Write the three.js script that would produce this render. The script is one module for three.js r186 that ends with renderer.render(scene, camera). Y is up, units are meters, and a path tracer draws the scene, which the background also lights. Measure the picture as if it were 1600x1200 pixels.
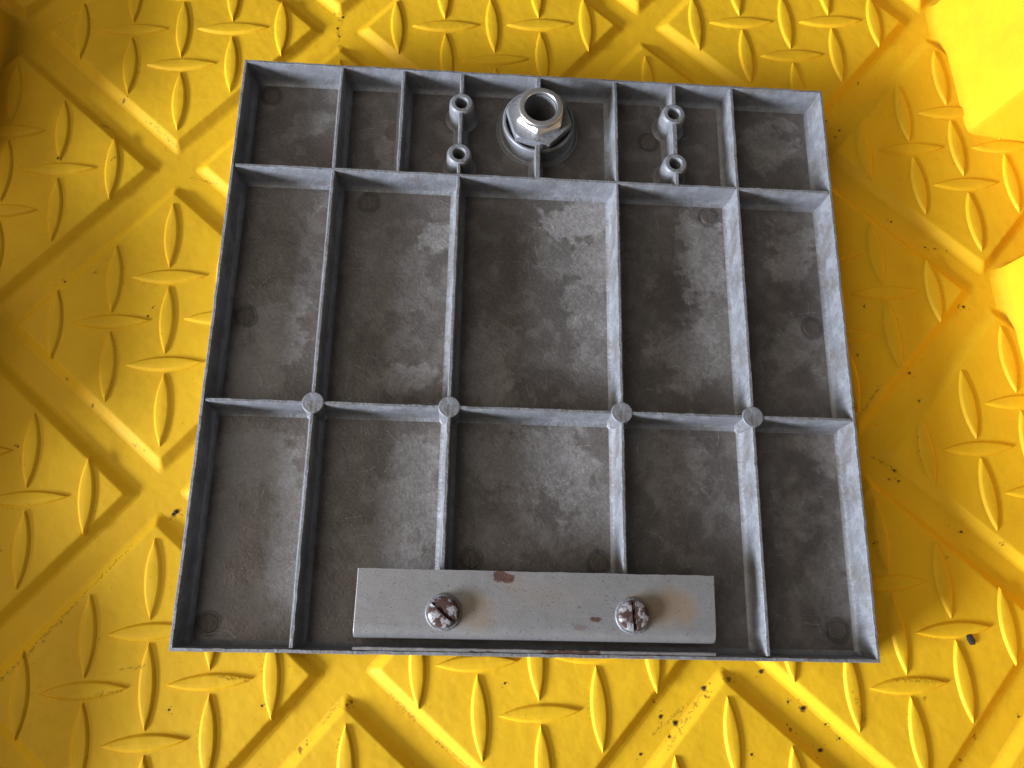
import * as THREE from 'three';
import { RectAreaLightUniformsLib } from 'three/addons/lights/RectAreaLightUniformsLib.js';
import { mergeGeometries, mergeVertices, toCreasedNormals } from 'three/addons/utils/BufferGeometryUtils.js';

// ---------------------------------------------------------------- camera, light, exposure
const scene = new THREE.Scene();
scene.background = new THREE.Color().setRGB(0.085, 0.085, 0.085);       // dim room around the tray
const camera = new THREE.PerspectiveCamera(49.51, 4 / 3, 0.01, 20);
camera.position.set(-0.0401, 0.3688, 0.1235);
camera.up.set(0.0444, 0.2829, -0.958);
camera.lookAt(-0.0401 + 0.0767, 0.3688 - 0.9572, 0.1235 - 0.2791);
const renderer = new THREE.WebGLRenderer({ antialias: true });
renderer.toneMapping = THREE.LinearToneMapping;
renderer.toneMappingExposure = 1.05;
renderer.shadowMap.enabled = true;
RectAreaLightUniformsLib.init();
// daylight through a wide opening, low on the left and towards the viewer
const opening = new THREE.RectAreaLight(new THREE.Color().setRGB(0.72, 0.82, 1.0), 98, 1.15, 0.55);
opening.name = 'opening_daylight';
opening.position.set(-2.35, 0.74, 0.92);
opening.lookAt(0, 0, 0);
scene.add(opening);
// the bright upper part of the same side of the room: a weaker, warmer and much wider light from above left
const upperGlow = new THREE.RectAreaLight(new THREE.Color().setRGB(1.0, 0.94, 0.84), 1.7, 2.8, 2.0);
upperGlow.name = 'upper_daylight';
upperGlow.position.set(-1.75, 2.15, 0.2);
upperGlow.lookAt(0, 0, 0);
scene.add(upperGlow);

// ---------------------------------------------------------------- helpers (lengths in millimetres)
let seed = 20240611;
const rnd = () => { seed = (Math.imul(seed, 1664525) + 1013904223) >>> 0; return seed / 4294967296; };
const rr = (a, b) => a + (b - a) * rnd();
const sm = THREE.MathUtils.smoothstep, clamp = THREE.MathUtils.clamp, lerp = THREE.MathUtils.lerp;
const NT = new Float32Array(65536); for (let i = 0; i < 65536; i++) NT[i] = rnd();
function vnoise(x, y) {
  const xi = Math.floor(x), yi = Math.floor(y), fx = x - xi, fy = y - yi, u = fx * fx * (3 - 2 * fx), v = fy * fy * (3 - 2 * fy);
  const a = (yi & 255) << 8, b = ((yi + 1) & 255) << 8, c = xi & 255, d = (xi + 1) & 255;
  const p = NT[a + c], q = NT[a + d], r = NT[b + c], s = NT[b + d];
  return p + (q - p) * u + (r - p) * v + (p - q - r + s) * u * v;
}
function fbm(x, y, o = 4) { let s = 0, a = 0.5, n = 0; for (let i = 0; i < o; i++) { s += a * vnoise(x, y); n += a; x = x * 2.03 + 17.3; y = y * 2.03 + 5.7; a *= 0.5; } return s / n; }
const srgb = (c) => Math.round(255 * clamp(c <= 0.0031308 ? 12.92 * c : 1.055 * Math.pow(c, 1 / 2.4) - 0.055, 0, 1));
function texture(n, m, paint, { color = true, repeat = false } = {}) {
  const data = new Uint8Array(n * m * 4), px = [0, 0, 0];
  for (let j = 0; j < m; j++) for (let i = 0; i < n; i++) {
    paint((i + 0.5) / n, (j + 0.5) / m, px);
    const k = (j * n + i) * 4;
    if (color) { data[k] = srgb(px[0]); data[k + 1] = srgb(px[1]); data[k + 2] = srgb(px[2]); }
    else { data[k] = clamp(px[0], 0, 1) * 255; data[k + 1] = clamp(px[1], 0, 1) * 255; data[k + 2] = clamp(px[2], 0, 1) * 255; }
    data[k + 3] = 255;
  }
  const t = new THREE.DataTexture(data, n, m, THREE.RGBAFormat);
  t.magFilter = THREE.LinearFilter; t.minFilter = THREE.LinearMipmapLinearFilter; t.generateMipmaps = true;
  if (color) t.colorSpace = THREE.SRGBColorSpace;
  if (repeat) t.wrapS = t.wrapT = THREE.RepeatWrapping;
  t.needsUpdate = true;
  return t;
}
// a sheet through rows of points [x, y, z]; uvOf gives uv from a point
function sheet(rows, { loop = false, uvOf, crease = 0.7, cap = false } = {}) {
  const n = rows[0].length, pos = [], idx = [];
  for (const row of rows) for (const p of row) pos.push(p[0], p[1], p[2]);
  const w = loop ? n : n - 1;
  for (let i = 0; i + 1 < rows.length; i++) for (let j = 0; j < w; j++) {
    const a = i * n + j, b = i * n + (j + 1) % n, c = a + n, d = b + n;
    idx.push(a, c, b, b, c, d);
  }
  if (cap) for (const end of [0, rows.length - 1]) {                    // close the two end rows with a fan
    const k = pos.length / 3, c = [0, 0, 0];
    for (const p of rows[end]) for (let e = 0; e < 3; e++) c[e] += p[e] / n;
    pos.push(...c);
    for (let j = 0; j < w; j++) { const a = end * n + j, b = end * n + (j + 1) % n; if (end) idx.push(a, k, b); else idx.push(b, k, a); }
  }
  let g = new THREE.BufferGeometry();
  g.setAttribute('position', new THREE.Float32BufferAttribute(pos, 3));
  g.setIndex(idx);
  return finish(g, uvOf, crease);
}
function finish(g, uvOf, crease) {
  g.deleteAttribute('uv'); g.deleteAttribute('normal');
  g = toCreasedNormals(mergeVertices(g, 1e-4), crease);
  const p = g.attributes.position, nr = g.attributes.normal, uv = new Float32Array(p.count * 2);
  for (let t = 0; t < p.count; t += 3) {
    // box mapping in metres chosen for each triangle, unless uvOf is given
    let ax = 0, ay = 0, az = 0;
    for (let k = 0; k < 3; k++) { ax += Math.abs(nr.getX(t + k)); ay += Math.abs(nr.getY(t + k)); az += Math.abs(nr.getZ(t + k)); }
    for (let k = 0; k < 3; k++) {
      const x = p.getX(t + k), y = p.getY(t + k), z = p.getZ(t + k);
      const q = uvOf ? uvOf(x, y, z) : ay >= ax && ay >= az ? [x / 100, z / 100] : ax >= az ? [z / 100, y / 100 + 0.37] : [x / 100, y / 100 + 0.71];
      uv[(t + k) * 2] = q[0]; uv[(t + k) * 2 + 1] = q[1];
    }
  }
  g.setAttribute('uv', new THREE.BufferAttribute(uv, 2));
  g.scale(0.001, 0.001, 0.001);
  return g;
}
function part(name, geometry, material, parent, label) {
  const m = new THREE.Mesh(geometry, material);
  m.name = name; m.castShadow = m.receiveShadow = true;
  if (label) m.userData.label = label;
  parent.add(m);
  return m;
}
function thing(name, label, category) {
  const g = new THREE.Group(); g.name = name; g.userData = { label, category }; scene.add(g); return g;
}
const lathe = (pts, seg = 48, crease = 0.6) => finish(new THREE.LatheGeometry(pts.map(([r, y]) => new THREE.Vector2(Math.max(r, 1e-3), y)), seg), null, crease);
const moved = (g, x, y, z) => { g.translate(x / 1000, y / 1000, z / 1000); return g; };
const segDist = (x, y, a, b) => { const dx = b[0] - a[0], dy = b[1] - a[1], t = clamp(((x - a[0]) * dx + (y - a[1]) * dy) / (dx * dx + dy * dy + 1e-9), 0, 1); return Math.hypot(x - a[0] - t * dx, y - a[1] - t * dy); };

// stains on the floor of the casting, [x, z, rx, rz, strength] in mm from its centre; dirt on the tray, in mm from the same point
const LIGHT = [ [20,-65,14,14,0.9], [29,-47,12,18,0.6], [9,-46,12,12,0.35], [-48,-53,8,8,0.75], [-53,17,16,8,0.75], [-74,-32,14,18,0.25], [-118,-2,14,16,0.7], [-124,17,14,12,0.6], [-108,-18,5,10,0.55], [-122,56,16,11,0.85], [-111,64,10,8,0.7], [-104,95,11,28,0.5], [-131,93,7,18,0.4], [-120,114,14,9,0.4], [-22,10,13,18,0.5], [-9,54,23,15,0.5], [14,56,14,24,0.55], [28,76,12,18,0.35], [81,-49,13,21,0.6], [74,3,17,18,0.5], [125,-54,14,16,0.55], [124,-3,12,12,0.45], [66,55,14,18,0.4], [51,47,9,12,0.35], [130,41,12,15,0.5], [118,74,14,15,0.3], [129,101,12,18,0.3], [-53,67,17,24,0.5], [-63,94,14,18,0.45], [118,-111,12,12,0.55], [128,-125,6,4,0.5], [-111,-109,9,8,0.3], [-75,-100,6,12,0.45], [74,118,10,12,0.5], [29,5,13,18,0.35], [26,-20,12,18,0.45], [-36,86,6,15,0.4], [-8,88,20,12,0.25], [90,-10,9,24,0.3], [-58,-30,10,21,0.3] ];
const DARK = [ [-53,26,20,4,0.9], [66,-25,11,22,0.6], [-14,-48,17,21,0.5], [-16,-18,12,15,0.4], [8,18,26,8,0.5], [-80,-3,9,27,0.4], [-131,-46,14,24,0.5], [105,-10,12,18,0.5], [122,-28,14,9,0.5], [-132,122,14,9,0.6], [8,33,17,4,0.3], [-28,49,12,15,0.3], [145,-76,6,36,0.35], [93,-74,7,27,0.4], [-132,-10,8,9,0.45], [64,102,14,15,0.4], [4,-97,20,9,0.3], [-47,-109,6,18,0.5], [103,102,7,24,0.4] ];
const STREAKS = [ [[-185,-131],[-177,-125]], [[-179,-125],[-168,-115]], [[-175,-115],[-174,-114]], [[-206,-129],[-199,-124]], [[-219,124],[-177,78]], [[-228,132],[-219,124]], [[-70,147],[-60,158]], [[-52,166],[-38,178]], [[-91,149],[-98,157]], [[39,171],[56,159]], [[44,177],[63,155]], [[166,24],[150,41]], [[-182,34],[-174,40]], [[156,58],[167,65]], [[126,159],[130,172]], [[-92,-195],[-87,-189]], [[-90,-187],[-89,-173]], [[122,-95],[165,-121]], [[-161,-99],[-149,-94]], [[-140,135],[-126,138]], [[-188,139],[-178,138]], [[-180,130],[-169,129]], [[146,156],[167,158]] ];
const SPECKS = [ [-196,-142,2.7], [-197,-108,1.5], [-224,-109,1.8], [-230,-188,1.5], [-217,-45,1.8], [-200,16,2.1], [-212,3,1.5], [-177,-25,1.5], [-229,34,1.2], [-161,66,3.6], [-162,67,2.7], [172,-117,1.8], [169,-113,1.2], [190,-63,1.8], [205,-48,1.5], [210,-47,1.2], [216,-46,0.9], [165,-16,1.5], [218,-15,2.4], [215,-15,1.5], [183,18,2.1], [157,9,1.5], [185,32,1.5], [166,65,2.1], [167,70,1.5], [163,69,1.2], [89,149,3.0], [74,151,3.6], [63,154,3.0], [49,167,3.3], [105,165,3.9], [98,173,2.4], [110,182,3.0], [114,172,1.5], [119,178,1.5], [99,162,1.5], [79,181,1.8], [170,190,1.5], [158,164,0.9], [184,141,2.4], [63,157,1.8], [-22,146,1.5], [43,164,2.7], [46,172,2.1], [33,178,1.8], [41,158,1.5], [-86,149,2.7], [-88,150,1.8], [-159,147,1.5], [-122,148,1.5], [-107,166,2.7], [-104,164,1.8], [209,102,1.5], [192,95,2.1], [181,106,1.2], [178,181,1.8], [-90,-185,1.8], [-89,-180,1.5], [-87,-192,2.1], [-175,-29,1.2], [-202,-48,0.9], [188,-146,1.2], [166,-123,1.2], [148,98,1.5], [200,175,1.5] ];

// ---------------------------------------------------------------- materials: tray
const TRAY = 640;                                                       // mm covered by the tray's colour map
const trayUV = (x, y, z) => [x / TRAY + 0.5, z / TRAY + 0.5];
// dirt density on the tray plan, drawn into a grid
const DN = 2048, dirt = new Float32Array(DN * DN);
{
  const put = (x, z, r, s) => {
    const cx = (x / TRAY + 0.5) * DN, cz = (z / TRAY + 0.5) * DN, R = (r / TRAY) * DN;
    for (let j = Math.max(0, Math.floor(cz - R - 1)); j <= Math.min(DN - 1, cz + R + 1); j++) for (let i = Math.max(0, Math.floor(cx - R - 1)); i <= Math.min(DN - 1, cx + R + 1); i++) {
      const d = Math.hypot(i - cx, j - cz) / Math.max(R, 0.8);
      const e = d + (vnoise(i * 0.45, j * 0.45) - 0.5) * 0.7;
      const v = s * (1 - sm(e, 0.45, 1));
      const k = j * DN + i; if (v > dirt[k]) dirt[k] = v;
    }
  };
  for (const [x, z, r] of SPECKS) {
    put(x, z, r * 0.45, 0.9);
    for (let i = 0; i < 4; i++) put(x + rr(-1, 1) * r, z + rr(-1, 1) * r, rr(0.25, 0.6), rr(0.3, 0.8));
  }
  for (const [a, b] of STREAKS) {
    const n = Math.ceil(Math.hypot(b[0] - a[0], b[1] - a[1]) * 3.2);
    for (let i = 0; i <= n; i++) { const t = rnd(); put(lerp(a[0], b[0], t) + rr(-1, 1) * rr(0, 1.2), lerp(a[1], b[1], t) + rr(-1, 1) * rr(0, 1.2), rr(0.15, 0.55), rr(0.2, 0.75)); }
  }
  for (let i = 0; i < 3200; i++) put(rr(-310, 310), rr(-310, 310), rr(0.14, 0.42), rr(0.08, 0.5));
  for (let j = -1; j <= 5; j++) for (let i = 0; i < 4; i++) for (let c = -2; c <= 2; c++) for (let r = -2; r <= 2; r++) {   // fine dirt caught along the outlines of the treads
    if (Math.abs(c) + Math.abs(r) > 2 || rnd() < 0.35) continue;
    const x = (Math.abs(j) % 2 ? i - 0.5 : i) * 160 - 168.08 + c * 25.02, z = j * 80 - 182.71 + r * 21.49, up = (c + r) % 2 === 0, n = Math.floor(rr(3, 26)), side = rnd() < 0.5 ? -1 : 1, t0 = rr(-0.8, 0.8);
    for (let k = 0; k < n; k++) {
      const q = clamp(t0 + rr(-0.4, 0.4), -1, 1), l = q * 17, w = side * (4.1 * (1 - q * q) + rr(-0.3, 0.7));
      put(x + (up ? w : l), z + (up ? l : w), rr(0.15, 0.4), rr(0.1, 0.55));
    }
  }
  for (let i = 0; i < 500; i++) {                                       // small scuffs
    const x = rr(-310, 310), z = rr(-310, 310), a = rr(0, 6.3), l = rr(1, 5);
    for (let k = 0; k < 8; k++) put(x + Math.cos(a) * l * k / 8 + rr(-0.3, 0.3), z + Math.sin(a) * l * k / 8 + rr(-0.3, 0.3), rr(0.2, 0.4), rr(0.04, 0.2));
  }
}
const trayMap = texture(2048, 2048, (u, v, c) => {
  const x = (u - 0.5) * TRAY, z = (v - 0.5) * TRAY;
  const big = fbm(x / 60, z / 60, 3), mid = fbm(x / 9 + 40, z / 9, 3), fine = vnoise(x * 1.7, z * 1.7);
  const grime = sm(fbm(x / 26 + 9, z / 26 + 71, 4), 0.52, 0.74) * (0.35 + 0.65 * sm(fbm(x / 3.2, z / 3.2 + 33, 3), 0.42, 0.66));
  const k = 0.95 + 0.07 * (big - 0.5) + 0.06 * (mid - 0.5) + 0.03 * (fine - 0.5);
  c[0] = 0.84 * k; c[1] = 0.476 * k * (0.99 + 0.05 * (mid - 0.5)); c[2] = 0.013 * k;
  const g = 0.14 * grime; c[0] = lerp(c[0], 0.42, g); c[1] = lerp(c[1], 0.24, g); c[2] = lerp(c[2], 0.01, g);
  const d = dirt[Math.min(DN - 1, Math.floor(v * DN)) * DN + Math.min(DN - 1, Math.floor(u * DN))];
  c[0] = lerp(c[0], 0.09, d * 0.85); c[1] = lerp(c[1], 0.042, d * 0.85); c[2] = lerp(c[2], 0.008, d * 0.85);
});
const trayRough = texture(1024, 1024, (u, v, c) => {
  const x = (u - 0.5) * TRAY, z = (v - 0.5) * TRAY;
  c[0] = c[2] = 0; c[1] = 0.50 + 0.16 * fbm(x / 14, z / 14, 4) + 0.08 * vnoise(x * 1.3, z * 1.3);
}, { color: false });
const trayBump = texture(1024, 1024, (u, v, c) => { c[0] = c[1] = c[2] = 0.6 * fbm(u * 170, v * 170, 3) + 0.4 * fbm(u * 30, v * 30, 2); }, { color: false });
const yellow = new THREE.MeshPhysicalMaterial({ map: trayMap, roughnessMap: trayRough, roughness: 1, bumpMap: trayBump, bumpScale: 0.0003, specularIntensity: 0.4 });
yellow.name = 'yellow_plastic';

// ---------------------------------------------------------------- tray: floor, raised pads with lens treads, side walls
const P = 160, OX = -168.08, OZ = -182.71, PAD_Y = -1.2, LOW = -4.6;
const tray = thing('tray', 'yellow plastic tray with raised diamond pads and lens treads under the metal casting', 'tray');
{
  const g = new THREE.BoxGeometry(3.9 * P, 4, 4.9 * P, 1, 1, 1); g.translate(OX + P, LOW - 2, OZ + 1.1 * P);
  part('floor', finish(g, trayUV, 0.5), yellow, tray);
}
function squareRing(a, r, y, cx, cz, n = 6) {                            // square turned 45 degrees, apothem a, corner radius r
  const out = [];
  for (let q = 0; q < 4; q++) for (let k = 0; k <= n; k++) {
    const t = (q + k / n) * Math.PI / 2, sx = [1, -1, -1, 1][q], sz = [1, 1, -1, -1][q];
    const x = sx * (a - r) + r * Math.cos(t), z = sz * (a - r) + r * Math.sin(t);
    out.push([cx + (x - z) * Math.SQRT1_2, y, cz + (x + z) * Math.SQRT1_2]);
  }
  return out;
}
function padGeometry(cx, cz) {
  const a = 46.3, rings = [[6.0, 2.6, LOW - 0.3], [4.9, 2.4, LOW + 0.02], [4.0, 2.2, LOW + 0.2], [3.2, 2.0, LOW + 0.65], [2.6, 1.8, LOW + 1.25], [0.8, 1.4, PAD_Y - 0.8], [0.3, 1.25, PAD_Y - 0.3], [-0.2, 1.15, PAD_Y - 0.06], [-0.9, 1.1, PAD_Y], [-12, 1, PAD_Y + 0.01], [-30, 0.8, PAD_Y + 0.01]]
    .map(([o, r, y]) => squareRing(a + o, r, y, cx, cz));
  rings.push(rings[0].map(() => [cx, PAD_Y + 0.01, cz]));
  return sheet(rings, { loop: true, uvOf: trayUV, crease: 1.2 });
}
function treadGeometry(cx, cz, upright, jl, jw, tw) {
  const ring = (L, W, y) => {
    const o = [], n = 14;
    for (let k = 0; k < 2 * n; k++) {
      const t = k < n ? -1 + 2 * k / n : 1 - 2 * (k - n) / n, s = k < n ? 1 : -1;
      const tt = Math.sign(t) * (1 - Math.pow(1 - Math.abs(t), 1.25));
      const l = tt * L / 2, w = s * W / 2 * Math.pow(Math.max(0, 1 - tt * tt), 0.93);
      const [x, z] = upright ? [w, l] : [l, -w];
      o.push([cx + x * Math.cos(tw) - z * Math.sin(tw), y, cz + x * Math.sin(tw) + z * Math.cos(tw)]);
    }
    return o;
  };
  const L = (upright ? 33.5 : 34.5) + jl, W = (upright ? 6.5 : 6.4) + jw;
  const rows = [ring(L + 0.9, W + 1.0, PAD_Y - 0.15), ring(L + 0.4, W + 0.6, PAD_Y + 0.2), ring(L, W + 0.3, PAD_Y + 0.38), ring(L - 1.4, W - 0.7, -0.36), ring(L - 2.2, W - 1.2, -0.1), ring(L - 3.2, W - 2.0, 0)];
  rows.push(ring(L - 6, 0.02, 0.02));
  return sheet(rows, { loop: true, uvOf: trayUV, crease: 1.1 });
}
const SX = 0.1564 * P, SZ = 0.1343 * P;
for (let j = -1; j <= 5; j++) for (let i = 0; i < 4; i++) {
  const half = Math.abs(j) % 2 === 1;
  if (!half && i === 3) continue;
  const px = (half ? i - 0.5 : i) * P + OX, pz = j * 0.5 * P + OZ;
  const pad = part('raised_pad', padGeometry(px, pz), yellow, tray);
  for (let c = -2; c <= 2; c++) for (let r = -2; r <= 2; r++) {
    if (Math.abs(c) + Math.abs(r) > 2) continue;
    const x = px + c * SX, z = pz + r * SZ;
    if (x < OX - 0.72 * P || x > OX + 2.72 * P || z < -232 || z > 225) continue;
    part('tread', treadGeometry(x, z, (c + r) % 2 === 0, rr(-0.6, 0.6), rr(-0.3, 0.3), rr(-0.012, 0.012)), yellow, pad);
  }
}
// side walls: shallow pilasters and recesses, leaning outwards, with a rim
const planZ = [];
for (let n = -2; n <= 3; n++) {
  const b = n, f = 2.55, d = 2.77;
  planZ.push([b - 0.150, d], [b - 0.128, d - 0.02], [b - 0.092, f + 0.045], [b - 0.072, f + 0.008], [b - 0.04, f]);
  for (let k = 1; k < 4; k++) planZ.push([b - 0.04 + k * 0.11, f]);
  planZ.push([b + 0.41, f], [b + 0.44, f + 0.006], [b + 0.452, f + 0.026], [b + 0.485, d - 0.03], [b + 0.510, d]);
}
const zEnd = (z) => clamp(z * P + OZ, OZ - 1.35 * P, OZ + 3.55 * P);
function wallGeometry(side, high) {
  const prof = [[-7, LOW - 0.3], [-4.5, LOW + 0.05], [-2.2, LOW + 0.9], [-0.6, LOW + 2.6], [0.3, LOW + 5.5], [0.3 + (high - 12) * 0.05, (high - 10) * 0.3], [0.3 + (high - 8) * 0.1, (high - 10) * 0.7], [0.3 + high * 0.14, high - 7.4], [1.3 + high * 0.14, high - 3.4], [3.3 + high * 0.14, high - 0.8], [6.2 + high * 0.14, high]];
  const rows = prof.map(([o, y]) => planZ.map(([z, x]) => [OX + P + side * ((x - 1) * P + o), y, zEnd(z)]));
  for (const [x, y] of [[3.02, high], [3.05, high - 2.4], [3.05, LOW - 6], [2.9, LOW - 6]]) rows.push(planZ.map(([z]) => [OX + P + side * ((x - 1) * P), y, zEnd(z)]));
  const rws = side > 0 ? rows : rows.map((q) => [...q].reverse());
  return sheet(rws, { uvOf: (x, y, z) => [(x + side * y * 0.9) / TRAY + 0.5, z / TRAY + 0.5], crease: 0.5 });
}
part('side_wall', wallGeometry(1, 52.4), yellow, tray);
part('side_wall', wallGeometry(-1, 35), yellow, tray);

// ---------------------------------------------------------------- materials: metals
const PW = 142.8, PL = 136.3, RIM = 20, FLOOR = 6.5;                       // half width, half length, heights
const plateUV = (x, y, z) => [x / (2 * PW) + 0.5, z / (2 * PL) + 0.5];
const blob = (list, x, z, wob) => { let s = 0; for (const [cx, cz, rx, rz, k] of list) { const d = Math.hypot((x - cx) / rx, (z - cz) / rz) + wob; if (d < 1.25) s = Math.max(s, k * (1 - sm(d, 0.72, 1.15))); } return s; };
const MARKS = [[-80, -70], [85.5, -70.3], [-131.5, -9], [132.5, -14], [-132.2, 125.5], [-25.6, 97.3], [29.4, 97.8], [132, 123.6], [-131.5, -126], [57, -110.5]];
const stainAt = (x, z) => {
  const wob = (fbm(x / 9, z / 9, 4) - 0.5) * 1.7 + (fbm(x / 2.2 + 7, z / 2.2, 4) - 0.5) * 0.8;
  const speck = fbm(x / 1.15, z / 1.15 + 90, 3), mott = fbm(x / 6 + 31, z / 6 + 12, 4);
  const light = clamp(blob(LIGHT, x, z, wob) * (0.75 + 0.45 * sm(speck, 0.35, 0.68)) + 0.22 * sm(mott, 0.52, 0.72), 0, 1);
  const dark = clamp(blob(DARK, x, z, wob * 0.8) + 0.25 * sm(fbm(x / 16 + 3, z / 16 + 88, 4), 0.55, 0.75), 0, 1);
  const warp = (fbm(x / 7 + 61, z / 7 + 5, 3) - 0.5) * 1.1, w1 = fbm(x / 21 + 120 + warp, z / 34 + 40 + warp, 3), w2 = fbm(x / 13 + 12 - warp, z / 27 + 150, 3);
  const tide = sm(w1, 0.515, 0.53) * 0.6 + sm(w2, 0.56, 0.572) * 0.4, line = (1 - sm(Math.abs(w1 - 0.522), 0, 0.012)) * 0.6;
  return [light, dark, speck, mott, tide, line];
};
const scratch = new Float32Array(1024 * 1024);
for (let i = 0; i < 420; i++) {
  let x = rnd() * 1024, z = rnd() * 1024; const a = rr(0, 6.3), n = Math.floor(rr(4, 34)), s = rr(0.12, 0.6), bend = rr(-0.03, 0.03);
  for (let k = 0; k < n; k++) { x += Math.cos(a + bend * k); z += Math.sin(a + bend * k); if (x >= 0 && z >= 0 && x < 1024 && z < 1024) scratch[Math.floor(z) * 1024 + Math.floor(x)] = s * (0.5 + 0.5 * rnd()); }
}
const baseMap = texture(1536, 1536, (u, v, c) => {
  const x = (u - 0.5) * 2 * PW, z = (v - 0.5) * 2 * PL, [light, dark, speck, mott, tide, line] = stainAt(x, z);
  const k = 0.74 + 0.28 * mott + 0.19 * tide + 0.10 * line + 0.16 * (vnoise(x * 2.7, z * 2.7) - 0.5) + 0.08 * (speck - 0.5);
  let r = 0.184 * k, g = 0.157 * k, b = 0.139 * k;
  r = lerp(r, 0.108, dark * 0.65); g = lerp(g, 0.086, dark * 0.65); b = lerp(b, 0.07, dark * 0.65);
  r = lerp(r, 0.36, light * 0.52); g = lerp(g, 0.338, light * 0.52); b = lerp(b, 0.32, light * 0.52);
  let ring = 0; for (const [mx, mz] of MARKS) { const d = Math.abs(Math.hypot(x - mx, z - mz) - 4.6); if (d < 2.2) ring = Math.max(ring, 1 - sm(d + (mott - 0.5) * 1.5, 0.4, 1.6)); }
  r *= 1 - 0.4 * ring; g *= 1 - 0.41 * ring; b *= 1 - 0.41 * ring;
  const gx = Math.min(1023, Math.floor(u * 1024)), gz = Math.min(1023, Math.floor(v * 1024)), scr = scratch[gz * 1024 + gx];
  const gr = vnoise(x * 3.1 + 50, z * 3.1) ** 9 * 0.5 + scr; c[0] = r + gr * 0.3; c[1] = g + gr * 0.3; c[2] = b + gr * 0.3;
});
const baseRough = texture(1024, 1024, (u, v, c) => {
  const x = (u - 0.5) * 2 * PW, z = (v - 0.5) * 2 * PL, [light, dark, speck] = stainAt(x, z);
  c[0] = 0; c[1] = 0.50 + 0.22 * light - 0.05 * dark + 0.10 * (speck - 0.5); c[2] = clamp(0.55 - 0.4 * light, 0, 1);
}, { color: false });
const baseBump = texture(1024, 1024, (u, v, c) => { const x = u * 285, z = v * 272; c[0] = c[1] = c[2] = 0.5 * fbm(x * 1.1, z * 1.1, 3) + 0.5 * fbm(x / 9, z / 9, 3); }, { color: false });
const floorMetal = new THREE.MeshPhysicalMaterial({ map: baseMap, roughnessMap: baseRough, metalnessMap: baseRough, roughness: 1, metalness: 1, bumpMap: baseBump, bumpScale: 0.00025 });
floorMetal.name = 'stained_casting_floor';
// as-cast metal on ribs, rim and bosses; 100 mm tile
const tile = (u, v, n, f) => { const a = f(u * n, v * n), b = f(u * n - n, v * n), c = f(u * n, v * n - n), d = f(u * n - n, v * n - n), s = sm(u, 0.75, 1), t = sm(v, 0.75, 1); return lerp(lerp(a, b, s), lerp(c, d, s), t); };
const castMap = texture(1024, 1024, (u, v, c) => {
  const big = tile(u, v, 9, (x, y) => fbm(x + 20, y + 20, 4)), fine = tile(u, v, 70, (x, y) => fbm(x + 80, y + 80, 2)), sc = tile(u, v, 1, (x, y) => vnoise(x * 150 + 300, y * 34 + 300));
  const brown = sm(tile(u, v, 14, (x, y) => fbm(x + 50, y + 90, 4)), 0.54, 0.72);
  const k = 0.80 + 0.26 * (big - 0.5) + 0.22 * (fine - 0.5) + 0.14 * (sc - 0.5);
  c[0] = 0.30 * k; c[1] = 0.295 * k; c[2] = 0.298 * k;
  c[0] = lerp(c[0], 0.18, brown * 0.6); c[1] = lerp(c[1], 0.15, brown * 0.6); c[2] = lerp(c[2], 0.128, brown * 0.6);
}, { repeat: true });
const castRough = texture(512, 512, (u, v, c) => { c[0] = 0; c[1] = 0.42 + 0.26 * tile(u, v, 26, (x, y) => fbm(x + 60, y + 60, 3)); c[2] = 0.36 - 0.2 * sm(tile(u, v, 20, (x, y) => fbm(x + 44, y + 31, 3)), 0.5, 0.7); }, { color: false, repeat: true });
const castBump = texture(1024, 1024, (u, v, c) => { c[0] = c[1] = c[2] = 0.55 * tile(u, v, 90, (x, y) => fbm(x + 95, y + 95, 2)) + 0.45 * tile(u, v, 22, (x, y) => fbm(x + 40, y + 40, 3)); }, { color: false, repeat: true });
const castMetal = new THREE.MeshPhysicalMaterial({ map: castMap, roughnessMap: castRough, metalnessMap: castRough, roughness: 1, metalness: 1, bumpMap: castBump, bumpScale: 0.0003 });
castMetal.name = 'cast_zinc';
const plated = new THREE.MeshPhysicalMaterial({ color: new THREE.Color().setRGB(0.60, 0.55, 0.50), metalness: 0.85, roughness: 0.36, bumpMap: castBump, bumpScale: 0.00012 }); plated.name = 'worn_plating';
const bright = new THREE.MeshPhysicalMaterial({ color: new THREE.Color().setRGB(0.72, 0.68, 0.63), metalness: 0.9, roughness: 0.38, bumpMap: castBump, bumpScale: 0.0001 }); bright.name = 'bright_plating';
// bracket sheet, 150 x 45 mm, with rust where the photograph has it
const rustAt = (x, z) => {
  const wob = (fbm(x / 2.2, z / 2.2, 4) - 0.5) * 2.2;
  let s = 0;
  for (const [cx, cz, rx, rz, k] of [[-12.5, 105, 5, 2.6, 1], [25, 121.3, 2.4, 1.2, 0.6], [14, 134.4, 14, 1.2, 0.8], [-20, 135, 8, 1, 0.6], [19, 124.5, 4, 1.4, 0.35], [48, 135, 10, 1, 0.5]]) { const d = Math.hypot((x - cx) / rx, (z - cz) / rz) + wob * 0.55; s = Math.max(s, k * (1 - sm(d, 0.55, 1.15))); }
  return Math.min(1, s * 1.7);
};
const filmAt = (x, z) => {
  const wob = (fbm(x / 7 + 5, z / 7, 3) - 0.5) * 1.3;
  let s = 0;
  for (const [cx, cz, rx, rz, k] of [[-24, 119, 12, 9, 0.6], [54, 116, 17, 9, 0.8], [4, 112, 20, 8, 0.25], [-8, 108, 7, 5, 0.4]]) { const d = Math.hypot((x - cx) / rx, (z - cz) / rz) + wob * 0.6; s = Math.max(s, k * (1 - sm(d, 0.3, 1.15))); }
  return s;
};
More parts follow.
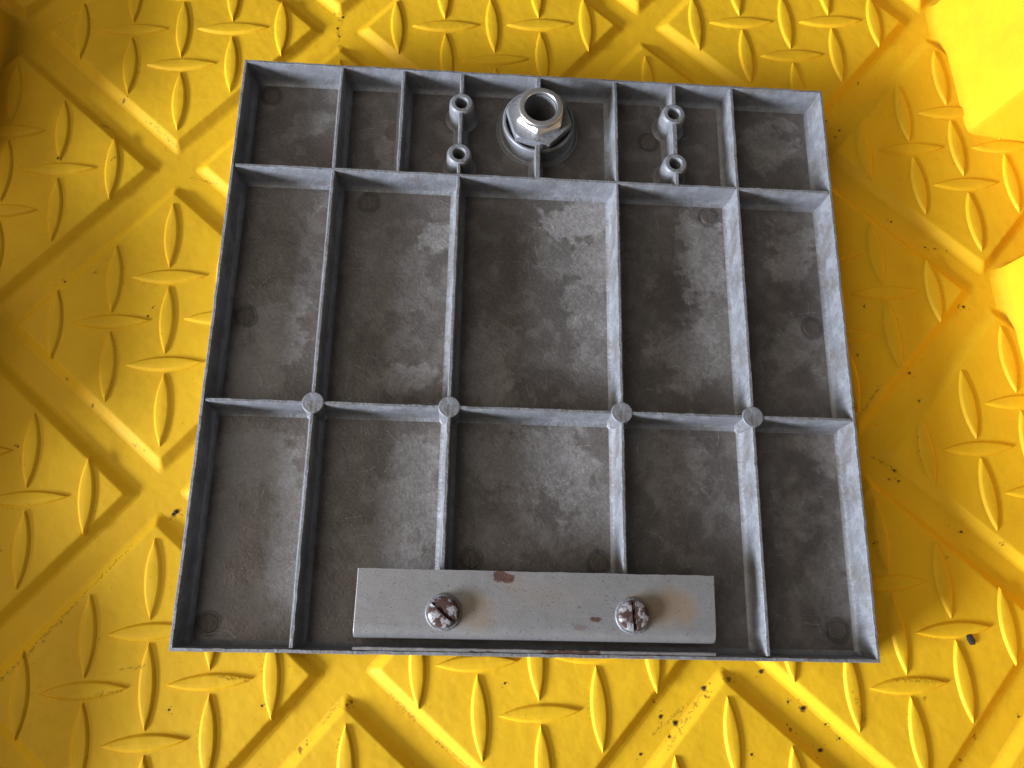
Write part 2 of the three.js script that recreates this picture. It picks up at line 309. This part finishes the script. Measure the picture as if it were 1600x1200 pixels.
const bracketMap = texture(1536, 512, (u, v, c) => {
  const x = -75 + u * 150, z = 98 + v * 45, rust = rustAt(x, z), film = filmAt(x, z);
  const brushed = vnoise(x * 0.9, z * 5), k = 0.92 + 0.10 * (fbm(x / 8, z / 8, 4) - 0.5) + 0.08 * (brushed - 0.5) + 0.10 * (vnoise(x * 3, z * 3) - 0.5);
  c[0] = 0.345 * k; c[1] = 0.318 * k; c[2] = 0.297 * k;
  c[0] = lerp(c[0], 0.28, film); c[1] = lerp(c[1], 0.19, film); c[2] = lerp(c[2], 0.11, film);
  const pit = sm(vnoise(x * 1.6 + 11, z * 1.6), 0.86, 0.95) * 0.4; c[0] *= 1 - pit; c[1] *= 1 - pit; c[2] *= 1 - pit;
  const m = fbm(x * 1.4, z * 1.4, 2);
  c[0] = lerp(c[0], 0.045 + 0.09 * m, rust); c[1] = lerp(c[1], 0.021 + 0.038 * m, rust); c[2] = lerp(c[2], 0.013 + 0.02 * m, rust);
});
const bracketRough = texture(768, 256, (u, v, c) => { const x = -75 + u * 150, z = 98 + v * 45, r = rustAt(x, z), f = filmAt(x, z); c[0] = 0; c[1] = 0.40 + 0.14 * fbm(x / 3, z / 3, 3) + 0.4 * r + 0.1 * f; c[2] = 0.5 * (1 - r) * (1 - 0.5 * f); }, { color: false });
const bracketMetal = new THREE.MeshPhysicalMaterial({ map: bracketMap, roughnessMap: bracketRough, metalnessMap: bracketRough, roughness: 1, metalness: 1, bumpMap: baseBump, bumpScale: 0.0001 }); bracketMetal.name = 'bracket_sheet';
const screwMap = texture(256, 256, (u, v, c) => {
  const x = u * 20, z = v * 20, r = sm(fbm(x / 2.1 + 14, z / 2.1 + 76, 4), 0.31, 0.52), m = fbm(x * 2, z * 2, 2);
  c[0] = lerp(0.52 + 0.3 * (m - 0.5), 0.03 + 0.08 * m, r); c[1] = lerp(0.50 + 0.3 * (m - 0.5), 0.014 + 0.03 * m, r); c[2] = lerp(0.50 + 0.3 * (m - 0.5), 0.01 + 0.018 * m, r);
}, { repeat: true });
const screwRough = texture(256, 256, (u, v, c) => { const x = u * 20, z = v * 20, r = sm(fbm(x / 2.1 + 14, z / 2.1 + 76, 4), 0.31, 0.52); c[0] = 0; c[1] = 0.42 + 0.45 * r; c[2] = 0.6 * (1 - r); }, { color: false, repeat: true });
const screwMetal = new THREE.MeshPhysicalMaterial({ map: screwMap, roughnessMap: screwRough, metalnessMap: screwRough, roughness: 1, metalness: 1, bumpMap: screwMap, bumpScale: 0.0002 }); screwMetal.name = 'rusted_screw';

// ---------------------------------------------------------------- the casting
const casting = thing('metal_casting', 'grey cast metal back plate with ribbed compartments lying on the yellow tray', 'metal plate');
casting.position.set(0, 0.00005, 0);
casting.rotation.y = -4.7 * Math.PI / 180;
{
  const s = new THREE.Shape([[-1, -1], [1, -1], [1, 1], [-1, 1]].map(([a, c]) => new THREE.Vector2(a * (PW - 1), c * (PL - 1))));
  s.holes.push(new THREE.Path().absarc(0.6, 113.2, 7.5, 0, Math.PI * 2, true));                 // the cable entry goes through
  const g = new THREE.ExtrudeGeometry(s, { depth: FLOOR, bevelEnabled: false, curveSegments: 24 }); g.rotateX(-Math.PI / 2);
  part('base_plate', finish(g, plateUV, 0.5), floorMetal, casting, 'brown stained flat floor of the casting with pale oxide patches');
}
const wob = (s, k, a) => (fbm(s / 5 + k * 13.7, k * 7.1 + 3, 3) - 0.5) * a + (vnoise(s / 0.9 + k * 5.3, k * 3.3) - 0.5) * a * 0.45;
let ribNo = 0;
function ribGeometry(x0, z0, x1, z1, { t = 0.9, b = 1.3, f = 2.8, top = RIM } = {}) {
  const L = Math.hypot(x1 - x0, z1 - z0), dx = (x1 - x0) / L, dz = (z1 - z0) / L, n = Math.max(6, Math.round(L / 1.8)), k = ++ribNo, rows = [];
  const side = [[b + f, FLOOR - 0.15, 0], [b + f * 0.62, FLOOR + f * 0.07, 0], [b + f * 0.29, FLOOR + f * 0.29, 0.1], [b + f * 0.07, FLOOR + f * 0.62, 0.2], [b, FLOOR + f, 0.3], [(b + t) / 2, (top + FLOOR) / 2, 0.6], [t, top - 0.5, 1], [t - 0.4, top - 0.06, 1.2]];
  for (let i = 0; i <= n; i++) {
    const s = L * i / n, row = [];
    const push = (o, y, w, q) => { const oo = o + wob(s, k + q, 0.45) * w, yy = y + (y > top - 1 ? wob(s, k + 40, 0.35) : 0); row.push([x0 + dx * s - dz * oo, yy, z0 + dz * s + dx * oo]); };
    for (const [o, y, w] of side) push(o, y, w, 0.2);
    for (const [o, y, w] of [...side].reverse()) push(-o, y, w, 0.6);
    rows.push(row);
  }
  return sheet(rows.map((r) => [...r].reverse()), { crease: 0.75 });
}
function rimGeometry(q) {                                                // one mitred side of the rim; q = 0..3 around the plate
  const half = q % 2 ? PL : PW, off = q % 2 ? PW : PL, n = 150, k = 70 + q * 3, f = 2.8, rows = [];
  const prof = [[0.5, 0, 0], [0, 0.5, 0.2], [0.0, 10, 0.5], [0.05, RIM - 0.5, 0.7], [0.35, RIM - 0.04, 1], [1.3, RIM, 1], [1.6, RIM - 0.45, 1], [2.1, RIM * 0.65, 0.5], [2.3, FLOOR + f, 0.3], [2.3 + f * 0.07, FLOOR + f * 0.62, 0.2], [2.3 + f * 0.29, FLOOR + f * 0.29, 0.1], [2.3 + f * 0.62, FLOOR + f * 0.07, 0], [2.3 + f, FLOOR - 0.15, 0]];
  for (let i = 0; i <= n; i++) {
    const e = -1 + 2 * i / n, fade = Math.min(1, (1 - Math.abs(e)) * half / 4);
    rows.push(prof.map(([d, y, w]) => {
      const s = e * (half - d), o = off - d + wob(e * half, k, 0.5) * w * fade, yy = y + (y > RIM - 1 ? wob(e * half, k + 20, 0.4) * fade : 0);
      return [[s, yy, -o], [o, yy, s], [-s, yy, o], [-o, yy, -s]][q];
    }));
  }
  return sheet(rows, { crease: 0.75 });
}
for (let q = 0; q < 4; q++) part('rim_wall', rimGeometry(q), castMetal, casting);
const IX = PW - 2, IZ = PL - 2, H1 = -79, H2 = 34;
const rib = (...a) => part('rib', ribGeometry(...a), castMetal, casting);
for (const x of [-95.6, 96.2]) rib(x, -IZ, x, IZ);
rib(-37.3, -IZ, -37.3, -122.5, { t: 1 }); rib(-37.3, -114, -37.3, -94.6, { t: 1 }); rib(-37.3, -86.2, -37.3, 124); rib(38, -IZ, 38, 124);
rib(-65.7, -IZ, -65.7, H1); rib(67, -IZ, 67, -122.6, { t: 1.25 }); rib(66.8, -114, 66.8, -94.9, { t: 1.3 }); rib(66.8, -86.4, 67, H1, { t: 1.1 }); rib(0, -IZ, 0, -129, { t: 1.3 }); rib(0, -97, 0, H1, { t: 1.3 });
rib(-IX, H1, IX, H1); rib(-IX, H2, IX, H2);
// round posts where the ribs cross
for (const x of [-95.6, -37.3, 38, 96.2]) {
  const g = lathe([[0, RIM + 0.2], [4.45, RIM + 0.2], [4.65, RIM], [4.75, RIM - 0.7], [4.8, 12], [4.85, 7.6], [5.05, 7.0], [5.4, 6.7], [5.8, 6.2]], 40, 0.3);
  part('rib_post', moved(g, x, 0, H2), castMetal, casting, 'round post where two ribs cross');
}
// screw posts with a hole, in pairs on two ribs
for (const [x, z] of [[-37.2, -118.2], [-37.4, -90.4], [66.8, -118.3], [66.6, -90.7]]) {
  const g = lathe([[0.01, 6.6], [2.75, 6.7], [2.85, RIM - 0.4], [3.3, RIM + 0.3], [4.9, RIM + 0.3], [5.5, RIM - 0.3], [5.9, RIM - 1.2], [6.25, 9.5], [6.8, 7.8], [7.6, 6.9], [8.4, 6.2]], 40);
  part('screw_post', moved(g, x, 0, z), castMetal, casting, 'hollow round screw post on a thin rib');
}
const dull = new THREE.MeshPhysicalMaterial({ color: new THREE.Color().setRGB(0.125, 0.1, 0.084), metalness: 0.4, roughness: 0.55, bumpMap: castBump, bumpScale: 0.0004 }); dull.name = 'stained_casting';
// ejector pin marks on the floor
for (const [x, z] of MARKS) part('ejector_mark', moved(lathe([[0, 6.75], [2.9, 6.8], [3.6, 6.74], [4.0, 6.4]], 32, 0.5), x, 0, z).translate(0, 0, 0), dull, casting);

// cable entry: cup boss, lock nut, collar and threaded tube
{
  const cx = 0.6, cz = -113.2;
  part('cable_boss', moved(lathe([[11, 12], [15.6, 12.2], [15.9, 15.6], [16.3, 16.2], [17.1, 16.2], [17.6, 15.5], [17.7, 8.2], [18.0, 7.1], [18.6, 6.62], [19.6, 6.6], [19.9, 6.85], [20.3, 6.8], [20.7, 6.2]], 64), cx, 0, cz), castMetal, casting, 'round cup shaped boss around the cable entry');
  const hex = (R, y0, y1, ch, turn, rIn, taper) => {                            // hexagon prism with rounded chamfers and a bore
    const rings = [], N = 72, ringAt = (R, y, round) => { const o = []; for (let k = 0; k < N; k++) { const t = k / N * 2 * Math.PI, a = ((t % (Math.PI / 3)) + Math.PI / 3) % (Math.PI / 3) - Math.PI / 6, h = R * Math.cos(Math.PI / 6) / Math.cos(a), r = Math.min(h, round); o.push([cx + r * Math.cos(t + turn), y, cz + r * Math.sin(t + turn)]); } return o; };
    if (taper) rings.push(ringAt(rIn, y0, rIn), ringAt(R, y0, R * 0.97), ringAt(R, y1 - ch, R * 0.97), ringAt(R * taper, y1, R * taper * 0.98), ringAt(rIn, y1, rIn));
    else rings.push(ringAt(rIn, y0, rIn), ringAt(R, y0, R), ringAt(R, y1 - ch, R), ringAt(R, y1 - ch * 0.35, R * 0.97), ringAt(R, y1, R * 0.945), ringAt(rIn, y1, rIn));
    return sheet(rings, { loop: true, crease: 0.45 });
  };
  part('lock_nut', hex(16.4, 12.5, 20.2, 1.4, 0.22, 9.5), castMetal, casting, 'hexagonal lock nut');
  const tube = part('threaded_tube', moved(lathe([[10.0, 18], [10.0, 24.9], [10.3, 25.3], [10.6, 25.6], [10.65, 27.2], [10.3, 27.65], [9.8, 27.8], [8.1, 27.75], [7.75, 27.2], [7.6, 20]], 64, 0.5), cx, 0, cz), plated, casting, 'short shiny metal tube end standing up from the nut');
  part('bore', moved(lathe([[7.58, 26.0], [7.5, 15], [7.4, 0.2]], 48), cx, 0, cz), castMetal, tube);
  part('collar', hex(12.5, 20.1, 24.9, 2.2, 0.62, 9.6, 0.87), bright, tube, 'bright hexagonal collar');
}
// bracket strip along the near edge with two slotted screws
{
  const bx0 = -71.6, bx1 = 74.6, T = 1.3, y = RIM + 0.25;
  // centre line of the folded sheet: flat, rolled down into a groove, then up along the rim
  const path = [[103.0, y], [110, y], [118, y], [124.6, y], [126.3, y - 0.1], [127.4, y - 0.5], [128.1, y - 1.2], [128.5, y - 2.3], [128.7, y - 5], [128.9, y - 9]];
  const nor = path.map((p, i) => { const a = path[Math.max(0, i - 1)], b = path[Math.min(path.length - 1, i + 1)], dx = b[0] - a[0], dy = b[1] - a[1], l = Math.hypot(dx, dy); return [-dy / l, dx / l]; });
  const outline = [...path.map((p, i) => [p[0] + nor[i][0] * T, p[1] + nor[i][1] * T]), ...path.map((p, i) => [p[0], p[1]]).reverse()];
  const rows = [], n = 90;
  const xs = [bx0, bx0 + 0.25]; for (let i = 1; i < n; i++) xs.push(lerp(bx0, bx1, i / n)); xs.push(bx1 - 0.25, bx1);
  xs.forEach((x, i) => {
    const end = i === 0 || i === xs.length - 1;
    rows.push(outline.map(([z, h], j) => {
      const edge = j === 0 || j === outline.length - 1, w = edge ? wob(x, 91, 0.35) : 0, sag = (fbm(x / 25, z / 30 + 4, 2) - 0.5) * 0.25;
      return [x - 0.012 * (z - 118) , h + sag - (end && j < path.length ? 0.2 : 0), z + w];
    }));
  });
  const uvB = (x, h, z) => [(x + 75) / 150, (z - 98) / 45];
  const bracket = part('bracket', sheet(rows, { loop: true, cap: true, uvOf: uvB, crease: 0.6 }), bracketMetal, casting, 'flat grey sheet bracket with rust spots along the near edge');
  // upturned far leg of the folded strip, lying against the rim
  const lipRows = xs.map((x) => [[133.3, RIM - 9], [133.3, RIM - 0.3], [133.55, RIM + 0.02], [134.45, RIM + 0.05], [134.6, RIM - 0.3], [134.6, RIM - 9]].map(([z, q]) => [x - 0.012 * (z - 118), q + (q > RIM - 1 ? wob(x, 133, 0.35) : 0), z + (z < 134 ? wob(x, 140, 0.3) : 0)]));
  part('lip', sheet(lipRows, { loop: true, cap: true, uvOf: uvB, crease: 0.6 }), bracketMetal, bracket, 'rust flecked upturned lip of the bracket against the rim');
  for (const [x, turn, k] of [[-36.3, 0.72, 0], [40.4, 1.5, 1]]) {
    const z = 119.6, g0 = y + T;
    const screw = new THREE.Group(); screw.name = 'screw'; bracket.add(screw); screw.position.set(x / 1000, g0 / 1000, z / 1000); screw.rotation.y = -turn;
    part('washer', lathe([[3, 0.05], [3, 0.9], [6.9, 0.9], [7.25, 0.6], [7.3, -0.05]], 40), castMetal, screw);
    // head as two halves of a dome either side of the slot
    const half = (s) => {
      const rows = [], N = 22, gap = 0.75;
      for (const [r, h] of [[6.1, 0.85], [6.15, 2.3], [5.85, 2.9], [5.3, 3.2], [3.6, 3.3], [1.8, 3.32]]) {
        const row = [], a0 = Math.asin(Math.min(0.95, gap / r));
        for (let i = 0; i <= N; i++) { const a = lerp(a0, Math.PI - a0, i / N); row.push([r * Math.cos(a), h, s * r * Math.sin(a)]); }
        rows.push(row);
      }
      rows.push(rows[0].map((p, i) => [lerp(1.6, -1.6, i / N), 3.33, s * gap]));
      const base = rows[0].map((p) => [p[0], 0.85, s * gap]);
      return { rows: s > 0 ? rows : rows.map((q) => [...q].reverse()), wall: [rows.map((q) => q[0]), rows.map((q) => q[N]).reverse()], base };
    };
    const gs = [];
    for (const s of [1, -1]) {
      const h = half(s); gs.push(sheet(h.rows, { crease: 0.6, uvOf: (a, b, c) => [(a + k * 7) / 20, (c + b) / 20 + s * 0.03] }));
      const line = [...h.wall[0], ...h.wall[1]], low = line.map((p) => [p[0], 0.9, s * 0.75]), up = line.map((p) => [p[0], p[1], s * 0.75]);
      gs.push(sheet(s > 0 ? [up, low] : [low, up], { crease: 0.6, uvOf: (a, b, c) => [a / 20, b / 20] }));
    }
    gs.push(finish(new THREE.CylinderGeometry(5.8, 6.0, 1.2, 32).translate(0, 0.9, 0), (a, b, c) => [a / 20 + 0.3, c / 20 + b / 20], 0.6));
    part('slotted_head', mergeGeometries(gs), screwMetal, screw);
  }
  // posts under the bracket that take the screws
  for (const x of [-36.8, 39]) part('bracket_post', moved(lathe([[0, RIM - 0.1], [6.4, RIM - 0.1], [6.9, RIM - 0.6], [7.6, 8], [8.2, 7.5], [10, 6.2]], 40), x, 0, 119.6), castMetal, casting);
}

// ---------------------------------------------------------------- loose dirt on the tray
function grain(x, yy, z, r, k) {
  const g = new THREE.IcosahedronGeometry(r, 1), p = g.attributes.position;
  for (let i = 0; i < p.count; i++) { const f = 0.7 + 0.6 * vnoise(p.getX(i) / r * 1.3 + k * 9 + 40, p.getY(i) / r * 1.3 + p.getZ(i) / r * 0.9 + k * 3 + 40); p.setXYZ(i, p.getX(i) * f * 1.15 + x, p.getY(i) * f * 0.6 + yy + r * 0.3, p.getZ(i) * f + z); }
  return finish(g, trayUV, 0.5);
}
const soil = new THREE.MeshStandardMaterial({ color: new THREE.Color().setRGB(0.03, 0.02, 0.014), roughness: 0.95 }); soil.name = 'dark_soil';
{
  const gs = SPECKS.map(([x, z, r], i) => {
    // height of the tray under the grain: on a pad or in a channel
    const u = (x - OX) / P, v = (z - OZ) / P, a = Math.abs(((u + v) % 1 + 1.5) % 1 - 0.5), b = Math.abs(((u - v) % 1 + 1.5) % 1 - 0.5);
    return [grain(x, a < 0.4 && b < 0.4 ? PAD_Y : LOW, z, Math.min(0.9, r * 0.22), i), a < 0.4 && b < 0.4 || (a > 0.445 || b > 0.445)];
  }).filter((q) => q[1]).map((q) => q[0]);
  const m = part('dirt_grains', mergeGeometries(gs), soil, scene);
  m.userData = { label: 'small dark dirt grains scattered over the yellow tray', category: 'dirt', kind: 'stuff' };
}
{
  const m = part('dirt_crumb', grain(0, 0, 0, 1.9, 3), soil, scene);
  m.position.set(0.1835, PAD_Y / 1000, 0.1415); m.rotation.y = 0.25; m.scale.set(0.75, 0.8, 1.7);
  m.userData = { label: 'black dirt crumb beside a tread right of the casting near its lower corner', category: 'crumb' };
}
for (const l of [opening, upperGlow]) l.castShadow = true;
renderer.render(scene, camera);
